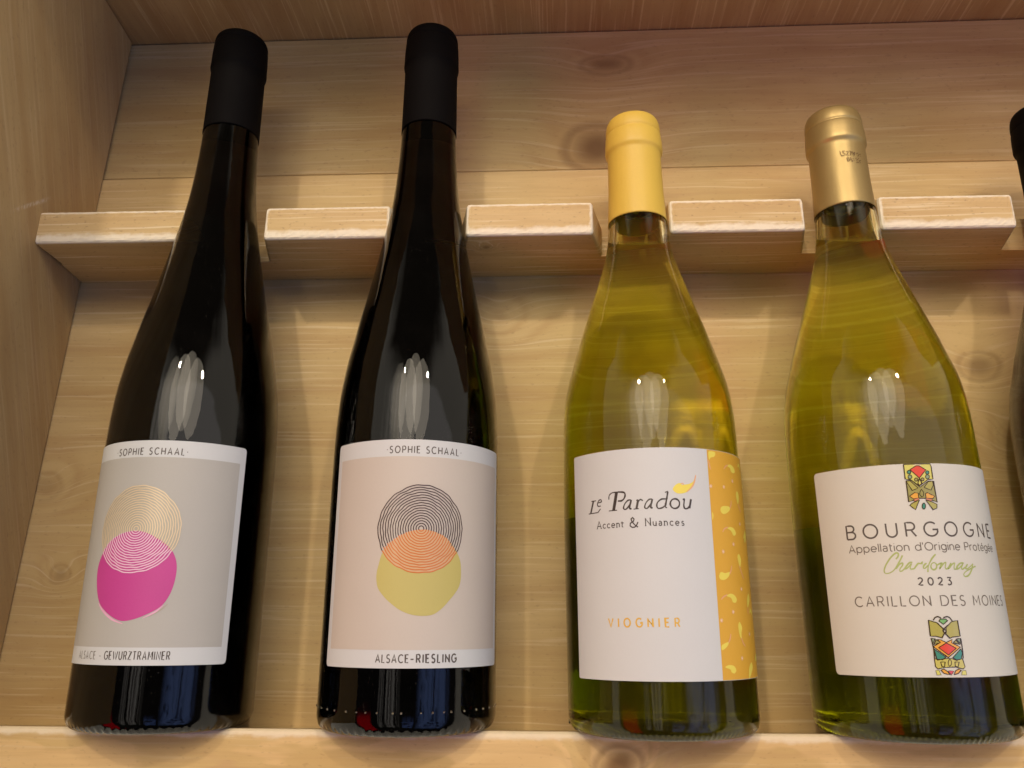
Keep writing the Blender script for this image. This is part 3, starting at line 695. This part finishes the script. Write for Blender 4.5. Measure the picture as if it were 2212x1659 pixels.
class Print:
    """flat print in label millimetres (s around, v along) wrapped on the bottle"""
    def __init__(self, R, lift):
        self.R, self.lift = R * 1000, lift * 1000
        self.bm = bmesh.new()
        self.k = 0

    def _lift(self):
        self.k += 1
        return (self.k % 40) * 0.0012

    def stroke(self, pts, w, closed=False):
        z = self._lift()
        pts = [p for i, p in enumerate(pts) if i == 0 or math.dist(p, pts[i - 1]) > 1e-4]
        # extra points so that long strokes follow the curve of the glass
        dense = [pts[0]]
        for p in pts[1:]:
            q = dense[-1]
            n = max(1, int(abs(p[0] - q[0]) / 1.5) + 1)
            for i in range(1, n + 1):
                dense.append((q[0] + (p[0] - q[0]) * i / n, q[1] + (p[1] - q[1]) * i / n))
        pts = dense
        n = len(pts)
        if n < 2:
            return
        L, Rr = [], []
        for i in range(n):
            a = pts[max(0, i - 1)]
            b = pts[min(n - 1, i + 1)]
            if closed:
                a, b = pts[(i - 1) % n if i else n - 2], pts[(i + 1) % n if i < n - 1 else 1]
            tx, ty = b[0] - a[0], b[1] - a[1]
            l = math.hypot(tx, ty) or 1e-6
            # mitre
            m = 1.0
            if 0 < i < n - 1:
                d1 = (pts[i][0] - pts[i - 1][0], pts[i][1] - pts[i - 1][1])
                l1 = math.hypot(*d1) or 1e-6
                cosv = (d1[0] * tx + d1[1] * ty) / (l1 * l)
                m = min(1.6, 1 / max(0.4, abs(cosv)))
            ww = (w(i / (n - 1)) if callable(w) else w) * 0.5 * m
            nx, ny = -ty / l * ww, tx / l * ww
            L.append(self.bm.verts.new((pts[i][0] + nx, pts[i][1] + ny, z)))
            Rr.append(self.bm.verts.new((pts[i][0] - nx, pts[i][1] - ny, z)))
        for i in range(n - 1):
            self.bm.faces.new((Rr[i], Rr[i + 1], L[i + 1], L[i]))

    def poly(self, pts):
        z = self._lift()
        vs = [self.bm.verts.new((x, y, z)) for x, y in pts]
        f = self.bm.faces.new(vs)
        f.normal_update()
        if f.normal.z < 0:
            f.normal_flip()

    def rect(self, s0, s1, v0, v1):
        self.poly([(s0, v0), (s1, v0), (s1, v1), (s0, v1)])

    def text(self, s, s0, s1, v, h, w, xs=1.0, slab=False, small=None):
        hh = [h * (1.0 if (small is None or c in small) else 0.8) for c in s]
        ws = [GL[c][0] * k * xs for c, k in zip(s, hh)]
        gap = ((s1 - s0) - sum(ws)) / max(1, len(s) - 1)
        x = s0
        for c, k, cw in zip(s, hh, ws):
            for ln in GL[c][1]:
                P = [(x + a * k * xs, v + b * k) for a, b in ln]
                self.stroke(P, w, closed=len(P) > 6 and math.dist(P[0], P[-1]) < 1e-6)
                if slab and len(ln) <= 4:
                    for q in (P[0], P[-1]):
                        self.stroke([(q[0] - h * .1, q[1]), (q[0] + h * .1, q[1])], w * .7)
            x += cw + gap

    def build(self, name, mat, parent):
        bm = self.bm
        bmesh.ops.triangulate(bm, faces=[f for f in bm.faces if len(f.verts) > 4])
        s = -70.0
        lo = min(v.co.x for v in bm.verts)
        hi = max(v.co.x for v in bm.verts)
        big = [f for f in bm.faces if max(v.co.x for v in f.verts) - min(v.co.x for v in f.verts) > 2.2]
        if big:
            s = math.floor(lo / 1.6) * 1.6
            while s < hi:
                geom = [f for f in bm.faces]
                geom = list(bm.verts) + list(bm.edges) + geom
                bmesh.ops.bisect_plane(bm, geom=geom, dist=1e-7, plane_co=(s, 0, 0), plane_no=(1, 0, 0))
                s += 1.6
        for vx in bm.verts:
            th = vx.co.x / self.R
            r = (self.R + self.lift + vx.co.z) / 1000
            vx.co = (r * math.sin(th), -r * math.cos(th), vx.co.y / 1000)
        bm.normal_update()
        return from_bm(name, bm, mat, parent, True)


def label_sheet(R, s0, s1, v0, v1, rc, thick=0.00016, thin=0.00002):
    """paper label with rounded corners, all in millimetres"""
    bm = bmesh.new()
    n = max(8, int((s1 - s0) / 1.0))
    ss = sorted(set([s0 + (s1 - s0) * i / n for i in range(n + 1)] + [s0 + rc * k for k in (.1, .3, .6, 1)] + [s1 - rc * k for k in (.1, .3, .6, 1)]))
    W = lambda s, v, r: ((r) * math.sin(s / 1000 / R), -(r) * math.cos(s / 1000 / R), v / 1000)
    top, bot, topi, boti = [], [], [], []
    for s in ss:
        d = min(s - s0, s1 - s)
        c = rc - math.sqrt(max(0, rc * rc - (rc - d) ** 2)) if d < rc else 0
        top.append(bm.verts.new(W(s, v1 - c, R + thick)))
        bot.append(bm.verts.new(W(s, v0 + c, R + thick)))
        topi.append(bm.verts.new(W(s, v1 - c, R + thin)))
        boti.append(bm.verts.new(W(s, v0 + c, R + thin)))
    m = len(ss)
    for i in range(m - 1):
        bm.faces.new((bot[i], bot[i + 1], top[i + 1], top[i]))
        bm.faces.new((top[i], top[i + 1], topi[i + 1], topi[i]))
        bm.faces.new((bot[i + 1], bot[i], boti[i], boti[i + 1]))
        bm.faces.new((boti[i + 1], boti[i], topi[i], topi[i + 1]))
    bm.faces.new((bot[0], top[0], topi[0], boti[0]))
    bm.faces.new((top[-1], bot[-1], boti[-1], topi[-1]))
    bmesh.ops.recalc_face_normals(bm, faces=bm.faces)
    for ed_ in bm.edges:
        if ed_.calc_face_angle(0) > 0.6:
            ed_.smooth = False
    return bm


# ------------------------------------------------------------------ bottle bodies
def pchip(keys, v):
    """monotone-ish smooth interpolation of (v, r) keys"""
    n = len(keys)
    if v <= keys[0][0]:
        return keys[0][1]
    for i in range(n - 1):
        if v <= keys[i + 1][0]:
            x0, y0 = keys[i]
            x1, y1 = keys[i + 1]
            h = x1 - x0
            d = (y1 - y0) / h

            def slope(j):
                if j <= 0 or j >= n - 1:
                    return 0.0
                a = (keys[j][1] - keys[j - 1][1]) / (keys[j][0] - keys[j - 1][0])
                b = (keys[j + 1][1] - keys[j][1]) / (keys[j + 1][0] - keys[j][0])
                return 0.0 if a * b <= 0 else 2 * a * b / (a + b)
            m0, m1 = slope(i), slope(i + 1)
            t = (v - x0) / h
            return ((2 * t ** 3 - 3 * t * t + 1) * y0 + (t ** 3 - 2 * t * t + t) * h * m0 + (-2 * t ** 3 + 3 * t * t) * y1 + (t ** 3 - t * t) * h * m1)
    return keys[-1][1]


FLUTE = [(0.0, .0388), (.10, .0388), (.125, .0386), (.145, .0377), (.164, .0353), (.176, .0329), (.188, .0304), (.2008, .0275), (.2136, .0249),
         (.2265, .0223), (.2397, .0198), (.2532, .0176), (.2668, .0161), (.2807, .0151), (.296, .0144), (.303, .0143), (.362, .0138)]
BURG = [(0.0, .0404), (.09, .0405), (.115, .0402), (.132, .0399), (.1435, .0392), (.154, .0376), (.162, .0354), (.174, .0320), (.186, .0281), (.198, .0242),
        (.2105, .0202), (.2235, .0166), (.2355, .0149), (.247, .0142), (.262, .0136), (.305, .0132)]
NSEG = 360


def lathe(bm, prof, nseg=NSEG, cap0=True, cap1=True, ripple=None):
    rings = []
    for r, z in prof:
        ring = []
        for i in range(nseg):
            a = 2 * math.pi * i / nseg
            rr = r + (ripple(i, a, r, z) if ripple else 0)
            ring.append(bm.verts.new((rr * math.sin(a), -rr * math.cos(a), z)))
        rings.append(ring)
    for j in range(len(rings) - 1):
        A, B = rings[j], rings[j + 1]
        for i in range(nseg):
            k = (i + 1) % nseg
            bm.faces.new((A[i], A[k], B[k], B[i]))
    if cap0:
        c = bm.verts.new((0, 0, prof[0][1]))
        for i in range(nseg):
            bm.faces.new((c, rings[0][(i + 1) % nseg], rings[0][i]))
    if cap1:
        c = bm.verts.new((0, 0, prof[-1][1]))
        for i in range(nseg):
            bm.faces.new((c, rings[-1][i], rings[-1][(i + 1) % nseg]))
    return rings


Z0 = 0.0             # underside of the bottle being built, on the scale of the label heights


def glass_profile(keys, top, heel=0.0055, punt=0.004):
    R = keys[0][1]
    p = []
    for i in range(6):
        t = i / 6
        p.append((0.004 + (R - heel - 0.006) * t, Z0 + punt * (1 - t * t) + 0.0012))
    p.append((R - heel - 0.0012, Z0 + 0.0006))
    p.append((R - heel + 0.0008, Z0))
    for i in range(1, 15):
        a = -math.pi / 2 + (math.pi / 2) * i / 14
        p.append((R - heel + 0.0008 + (heel - 0.0008) * math.cos(a), Z0 + heel * 1.15 + heel * 1.15 * math.sin(a)))
    v = Z0 + heel * 1.15 + 0.004
    while v < top - 0.0005:
        p.append((pchip(keys, v), v))
        v += 0.0035
    p.append((pchip(keys, top), top))
    return p


def capsule_profile(keys, v_lip, top, ring0, ring1, rr):
    """foil over the neck: plain skirt, raised ring, rounded top"""
    g = lambda v: pchip(keys, v) + 0.00035
    p = [(g(v_lip) - 0.0003, v_lip + 0.0004), (g(v_lip), v_lip)]
    v = v_lip + 0.001
    while v < ring0 - 0.003:
        p.append((g(v), v))
        v += 0.003
    b = g(ring0 - 0.003)
    p += [(b, ring0 - 0.0024), (b + 0.00005, ring0 - 0.0012), (b + (rr - b) * .35, ring0), (b + (rr - b) * .9, ring0 + 0.0007), (rr + 0.0001, ring0 + 0.0018),
          (rr, ring0 + 0.004), (rr - 0.0001, (ring0 + ring1) / 2 + 0.001), (rr - 0.0004, ring1 - 0.001), (rr - 0.00055, ring1 - 0.0004),
          (rr - 0.0011, ring1), (rr - 0.00068, ring1 + 0.0006), (rr - 0.0006, ring1 + 0.0016)]
    h = top - (ring1 + 0.0016)
    for i in range(1, 8):
        a = math.pi / 2 * i / 7
        p.append((rr - 0.0006 - 0.0022 * (1 - math.cos(a)), ring1 + 0.0016 + h * math.sin(a)))
    p.append(((rr - 0.0028) * 0.6, top + 0.0001))
    return p


def bottle(name, label, group, ub, ut, vb, keys, top, glass, cap_mat, lip, ring0, ring1, rr, beads, hollow, studs=False, cat='wine bottle'):
    global Z0
    Z0 = led_v(ub) + 0.0001
    R = keys[0][1]
    tilt = 0.02447
    base = Vector((ub, vb, R))
    axis = Vector(((ut - ub) / 0.25, 1, tilt)).normalized()
    X = (Vector((1, 0, 0)) - axis.x * axis).normalized()
    Y = axis.cross(X)
    mat = Matrix(((X.x, Y.x, axis.x, base.x), (X.y, Y.y, axis.y, base.y), (X.z, Y.z, axis.z, base.z), (0, 0, 0, 1)))
    root = thing(name, label, cat, BM @ mat, group)

    def rip(i, a, r, z):
        d = 0.0
        if z < Z0 + 0.0035 and r > R - 0.0052:
            d += 0.00022 * math.sin(a * beads) * math.exp(-((z - Z0 - 0.0012) / 0.0012) ** 2)
        return d
    prof = glass_profile(keys, top - 0.0022)
    bm = bmesh.new()
    lathe(bm, prof, 480, ripple=rip)
    if studs:
        # a ring of raised dots above the heel
        for i in range(46):
            a = 2 * math.pi * (i + random.uniform(-.3, .3)) / 46
            c = Vector((R * math.sin(a), -R * math.cos(a), Z0 + 0.0095))
            bmesh.ops.create_uvsphere(bm, u_segments=8, v_segments=6, radius=random.uniform(.0003, .0005), matrix=Matrix.Translation(c))
    bmesh.ops.recalc_face_normals(bm, faces=bm.faces)
    g = from_bm('glass_body', bm, glass, root, True)
    if hollow:
        inner = [(0.002, 0.028), (0.010, 0.0265), (0.019, 0.021), (0.027, 0.0125), (R - 0.0105, 0.0085), (R - 0.0062, 0.0092), (R - 0.0042, 0.0115), (R - 0.0031, 0.016)]
        v = 0.021
        while v < top - 0.05:
            inner.append((pchip(keys, v) - 0.0029, v))
            v += 0.004
        bmc = bmesh.new()
        lathe(bmc, inner, 180)
        bmesh.ops.recalc_face_normals(bmc, faces=bmc.faces)
        # gravity in bottle coordinates gives the tilted wine level
        up = (BM @ mat).to_3x3().inverted() @ Vector((0, 0, 1))
        level = Vector((0, 0, 0.2305))
        geom = list(bmc.verts) + list(bmc.edges) + list(bmc.faces)
        res = bmesh.ops.bisect_plane(bmc, geom=geom, dist=1e-7, plane_co=level, plane_no=up, clear_inner=True)
        cut = [x for x in res['geom_cut'] if isinstance(x, bmesh.types.BMEdge)]
        before = set(bmc.faces)
        bmesh.ops.contextual_create(bmc, geom=cut)
        bmesh.ops.recalc_face_normals(bmc, faces=bmc.faces)
        for f in bmc.faces:
            f.smooth = f in before
        for ed_ in bmc.edges:
            if ed_.calc_face_angle(0) > 0.6:
                ed_.smooth = False
        from_bm('neck_airspace', bmc, M['air'], root)
    bm = bmesh.new()
    lathe(bm, capsule_profile(keys, lip, top, ring0, ring1, rr), 160, cap0=False)
    bmesh.ops.recalc_face_normals(bm, faces=bm.faces)
    cap = from_bm('foil_capsule', bm, M[cap_mat], root, True)
    return root, cap, R


GRP = 'wine bottles lying back in the rack'
LIFT = 0.00021
led = lambda u: 0.0

# ---- first flute
r1, _, R = bottle('wine_bottle', 'tall dark flute bottle with a grey label showing a magenta disc under beige rings', GRP,
                  0.0987, 0.0987, led(0.0987), FLUTE, 0.3595, M['brown_glass'], 'cap_black', 0.2980, 0.3375, 0.3545, 0.0149, 70, False)


def sheet(root, R, s0, s1, v0, v1, mat, rc=1.6, name='label'):
    return from_bm(name, label_sheet(R, s0, s1, v0, v1, rc), M[mat], root, True)


def noise_r(a, k):
    return (0.004 * math.sin(3 * a + 0.5 + k * 0.06) + 0.004 * math.sin(5 * a + 1.3) + 0.004 * math.sin(9 * a + k * 0.55)
            + 0.005 * math.sin(14 * a + 2 + k * 1.3) + 0.004 * math.sin(23 * a + k * 2.1))


def inside(p, poly):
    x, y = p
    c = False
    n = len(poly)
    for i in range(n):
        x1, y1 = poly[i]
        x2, y2 = poly[(i + 1) % n]
        if (y1 > y) != (y2 > y) and x < (x2 - x1) * (y - y1) / (y2 - y1) + x1:
            c = not c
    return c


def rings(lab, R, cx, cy_, rad, n, disc, m_out, m_in, w_out, w_in):
    A = Print(R, LIFT + 0.00016)
    B = Print(R, LIFT + 0.00016)
    for k in range(1, n + 1):
        rk = rad * k / n
        pts = [(cx + rk * (1 + noise_r(a, k)) * math.sin(a), cy_ + rk * (1 + noise_r(a, k)) * math.cos(a)) for a in [2 * math.pi * i / 120 for i in range(121)]]
        runs, cur, st = [], [pts[0]], inside(pts[0], disc)
        for p in pts[1:]:
            s2 = inside(p, disc)
            cur.append(p)
            if s2 != st:
                runs.append((st, cur))
                cur, st = [p], s2
        runs.append((st, cur))
        for st, cur in runs:
            if len(cur) > 1:
                (B if st else A).stroke(cur, w_in if st else w_out)
    A.build('ring_pattern', M[m_out], lab)
    B.build('ring_pattern', M[m_in], lab)


def disc_poly(cx, cy_, rad, k=9, n=72):
    return [(cx + rad * (1 + noise_r(a, k)) * math.sin(a), cy_ + rad * (1 + noise_r(a, k)) * math.cos(a)) for a in [2 * math.pi * i / n for i in range(n)]]


def common_flute_label(root, R, s0, s1, panel_mat, c_text, word2):
    lab = sheet(root, R, s0, s1, 28.2, 121.6, 'paper')
    p = Print(R, LIFT)
    p.rect(s0 + 3.0, s1 - 2.9, 35.2, 114.2)
    p.build('print_panel', M[panel_mat], lab)
    return lab


lab = common_flute_label(r1, R, -48.9, 40.9, 'panel_grey', -2.4, '')
pk = smooth_line(PINK, True, 4)
p = Print(R, LIFT + 0.00006)
p.poly(disc_poly(-2.9, 83.2, 18.3))
p.build('ring_ground', M['tan_print'], lab)
p = Print(R, LIFT + 0.0001)
p.poly(pk)
p.build('colour_disc', M['pink'], lab)
p = Print(R, LIFT + 0.0001)
p.stroke(smooth_line(PINKEDGE[0]), lambda t: .25 + .7 * math.sin(math.pi * t))
p.stroke(smooth_line(PINKEDGE[1]), lambda t: .2 + .5 * math.sin(math.pi * t))
p.build('brush_edge', M['pink_pale'], lab)
p = Print(R, LIFT + 0.0001)
p.stroke(smooth_line(PINKEDGE[2]), lambda t: .15 + .35 * math.sin(math.pi * t))
p.build('brush_edge', M['taupe'], lab)
rings(lab, R, -2.9, 83.2, 18.3, 18, pk, 'gold_ink', 'white_line', 0.46, 0.46)
p = Print(R, LIFT)
p.text('.SOPHIE SCHAAL.', -19.0, 14.6, 115.3, 2.9, .44, xs=.72)
p.build('lettering', M['ink_grey'], lab)
p = Print(R, LIFT)
p.text('ALSACE -', -26.3, -11.6, 30.45, 3.0, .30, xs=.58)
p.build('lettering', M['ink_soft'], lab)
p = Print(R, LIFT)
p.text('GEWURZTRAMINER', -9.7, 17.0, 30.5, 3.1, .42, xs=.55)
p.build('lettering', M['ink_grey'], lab)

# ---- second flute
r2, _, R = bottle('wine_bottle', 'tall dark flute bottle with a blush label showing a yellow disc under dark rings', GRP,
                  0.2083, 0.2076, led(0.2083), FLUTE, 0.3592, M['brown_glass'], 'cap_black', 0.2968, 0.3365, 0.3530, 0.0149, 64, False, studs=True)
lab = common_flute_label(r2, R, -35.0, 55.2, 'panel_blush', 10.1, '')
yd = smooth_line(YELLOW, True, 4)
rd = disc_poly(9.6, 83.6, 18.2)
p = Print(R, LIFT + 0.0001)
p.poly(yd)
p.build('colour_disc', M['yellow_disc'], lab)
ov = [q for q in rd if inside(q, yd)]
# lens where the ring disc covers the yellow disc
lens = [q for q in [(9.6 + 18.2 * (1 + noise_r(a, 9)) * math.sin(a), 83.6 + 18.2 * (1 + noise_r(a, 9)) * math.cos(a)) for a in [2 * math.pi * i / 160 for i in range(160)]] if inside(q, yd)]
back = [q for q in smooth_line(YELLOW, True, 8) if inside(q, rd)]
back.sort(key=lambda q: q[0])
lens.sort(key=lambda q: -q[0])
p = Print(R, LIFT + 0.00013)
p.poly(back + lens)
p.build('overlap_print', M['orange_fill'], lab)
rings(lab, R, 9.6, 83.6, 18.2, 17, yd, 'plum_line', 'rust_line', 0.40, 0.46)
p = Print(R, LIFT)
p.text('.SOPHIE SCHAAL.', -6.4, 26.7, 115.7, 2.9, .44, xs=.72)
p.build('lettering', M['ink_grey'], lab)
p = Print(R, LIFT)
p.text('ALSACE', -6.9, 6.3, 30.4, 3.0, .46, xs=.7)
p.text('-', 7.2, 8.4, 30.4, 3.0, .5)
p.build('lettering', M['ink_grey'], lab)
p = Print(R, LIFT)
p.text('RIESLING', 9.6, 26.4, 30.4, 3.1, .6, xs=.70)
p.build('lettering', M['ink_grey'], lab)

# ---- yellow capsule bottle
r3, _, R = bottle('wine_bottle', 'olive glass bottle with a yellow capsule and a white label edged by an orange stripe', GRP,
                  0.3192, 0.3166, led(0.3192), BURG, 0.2998, M['olive_glass'], 'cap_yellow', 0.2405, 0.2800, 0.2912, 0.0148, 110, True)
lab = sheet(r3, R, -43.4, 64.0, 24.6, 117.0, 'paper', rc=0.9)
p = Print(R, LIFT)
p.rect(20.8, 63.6, 24.75, 116.85)
p.build('colour_stripe', M['stripe'], lab)
p = Print(R, LIFT + 0.00006)
for q in PETALS:
    p.poly(smooth_line([t for t in q if t[0] > 20.9], True, 4))
# the print goes on round the side of the bottle
for dv in (0, -31, -62):
    for sx, sv in ((46.5, 112.5), (53.0, 104.0), (57.5, 92.0)):
        c = (sx, sv + dv)
        if c[1] > 29:
            p.poly(smooth_line([(c[0] - 2.6, c[1] - .5), (c[0] - .6, c[1] + 1.6), (c[0] + 2.2, c[1] + .4), (c[0] + 2.0, c[1] - 1.2), (c[0] - .4, c[1] + .1)], True, 4))
p.build('petal_print', M['petal'], lab)
p = Print(R, LIFT + 0.00008)
for q in TAILS:
    p.stroke(smooth_line(q), lambda t: .35 + .25 * math.sin(math.pi * t))
p.build('petal_tails', M['tail'], lab)
p = Print(R, LIFT + 0.00008)
for sx, sv in STARS:
    for k in range(4):
        a = math.pi * k / 4 + .3
        p.stroke([(sx - .85 * math.cos(a), sv - .85 * math.sin(a)), (sx + .85 * math.cos(a), sv + .85 * math.sin(a))], .2)
p.build('star_print', M['star'], lab)
p = Print(R, LIFT)
for q, w_ in PARADOU:
    if len(q) > 2:
        p.stroke(smooth_line(q), lambda t, w_=w_: w_ * (1.3 - .35 * abs(math.cos(3.1 * t * math.pi))))
    else:
        p.stroke(q, w_ * 1.2)
p.build('lettering', M['ink'], lab)
p = Print(R, LIFT)
p.text('Accent', -29.3, -17.0, 84.45, 3.0, .36, slab=True, small='A', xs=.85)
p.text('&', -14.2, -9.9, 84.1, 4.0, .48)
p.text('Nuances', -7.7, 7.9, 84.55, 3.1, .36, slab=True, small='N', xs=.85)
p.build('lettering', M['ink'], lab)
p = Print(R, LIFT)
p.text('VIOGNIER', -25.2, 3.6, 44.95, 3.25, .6, xs=.78)
p.build('lettering', M['viog'], lab)
p = Print(R, LIFT)
p.poly(smooth_line(LEAF, True, 4))
p.build('petal_mark', M['petal'], lab)
p = Print(R, LIFT + 0.00006)
p.stroke(smooth_line(LEAFEDGE[0]), lambda t: .35 + .3 * math.sin(math.pi * t))
p.stroke(smooth_line(LEAFEDGE[1]), .35)
p.build('petal_mark_edge', M['tail'], lab)
from_bm('back_label', label_sheet(R, 75.0, 185.0, 4, 96, 1.5), M['label_back'], r3, True)  # back label drawn lower, its dark sheet standing in for shade at the base

# ---- gold capsule bottle
r4, cap4, R = bottle('wine_bottle', 'green glass bottle with a gold capsule and a cream label with stained glass motifs', GRP,
                     0.4248, 0.4207, led(0.4248), BURG, 0.3003, M['green_glass'], 'cap_gold', 0.2440, 0.2800, 0.2918, 0.0147, 110, True)
lab = sheet(r4, R, -44.3, 46.2, 27.3, 109.9, 'paper_cream', rc=1.6)


def emblem(lab, R, polys, lines, clip0, clip1, curved=()):
    byc = {}
    out = Print(R, LIFT + 0.00014)
    for i, (c_, pts) in enumerate(polys):
        pts = [(x, min(clip1, max(clip0, y))) for x, y in pts]
        key = 'pinkglass' if c_ == 'pink' else c_
        if key not in byc:
            byc[key] = Print(R, LIFT + 0.00002 * len(byc) + 0.00001)
        byc[key].poly(pts)
        if c_ != 'cream':
            out.stroke(pts + [pts[0]], .30)
    for ln in lines:
        ln = [(x, min(clip1, max(clip0, y))) for x, y in ln]
        out.stroke(smooth_line(ln) if len(ln) > 2 else ln, .42)
    em = None
    for key, pr in byc.items():
        pr.build('stained_glass_motif', M['g_' + key], lab)
    out.build('motif_outline', M['outline'], lab)


emblem(lab, R, E1, E1lines, 27.5, 109.7)
emblem(lab, R, E2, E2lines, 27.5, 109.7)
p = Print(R, LIFT)
p.text('BOURGOGNE', -31.6, 33.3, 80.55, 5.5, .66, xs=.98)
p.build('lettering', M['ink_grey'], lab)
p = Print(R, LIFT)
p.text("Appellation d'Origine Protégée", -31.5, 33.2, 75.0, 3.05, .38, xs=.98)
p.build('lettering', M['ink_soft'], lab)
p = Print(R, LIFT)
for q in CHARD:
    p.stroke(smooth_line(q), lambda t: .52 + .12 * math.sin(7 * t))
p.build('lettering', M['script'], lab)
p = Print(R, LIFT)
p.text('2023', -7.2, 5.4, 61.6, 2.75, .54, xs=1.0)
p.build('lettering', M['ink_grey'], lab)
p = Print(R, LIFT)
p.text('CARILLON DES MOINES', -31.6, 34.2, 53.75, 3.75, .44, xs=.92)
p.build('lettering', M['ink_soft'], lab)
p = Print(R, LIFT)
p.rect(43.2, 44.6, 30.0, 31.6)
p.build('lettering', M['ink_grey'], lab)
st = Print(0.01400, 0.0002)
for q in STAMP:
    st.stroke([(x, y) for x, y in q], .26)
st.build('lettering', M['stamp'], cap4)
from_bm('back_label', label_sheet(R, 92.0, 172.0, 5, 92, 1.5), M['label_back'], r4, True)  # extended downward as well, to put shade behind the glass under the front label

# ---- the bottle cut off at the right edge of the photograph
r5, _, R = bottle('wine_bottle', 'dark bottle with a black capsule, cut off beside the gold capsule bottle', GRP,
                  0.5330, 0.5265, led(0.5330), BURG, 0.3010, M['amber_glass'], 'cap_black', 0.2420, 0.2800, 0.2920, 0.0147, 110, False)

# refracted light through the bottles reaches the board behind them
for o in scene.objects:
    if o.name.split('.')[0] == 'glass_body' and o.parent in (r3, r4):
        o.cycles.is_caustics_caster = True
    if o.name in ('back_panel', 'ledge'):
        o.cycles.is_caustics_receiver = True
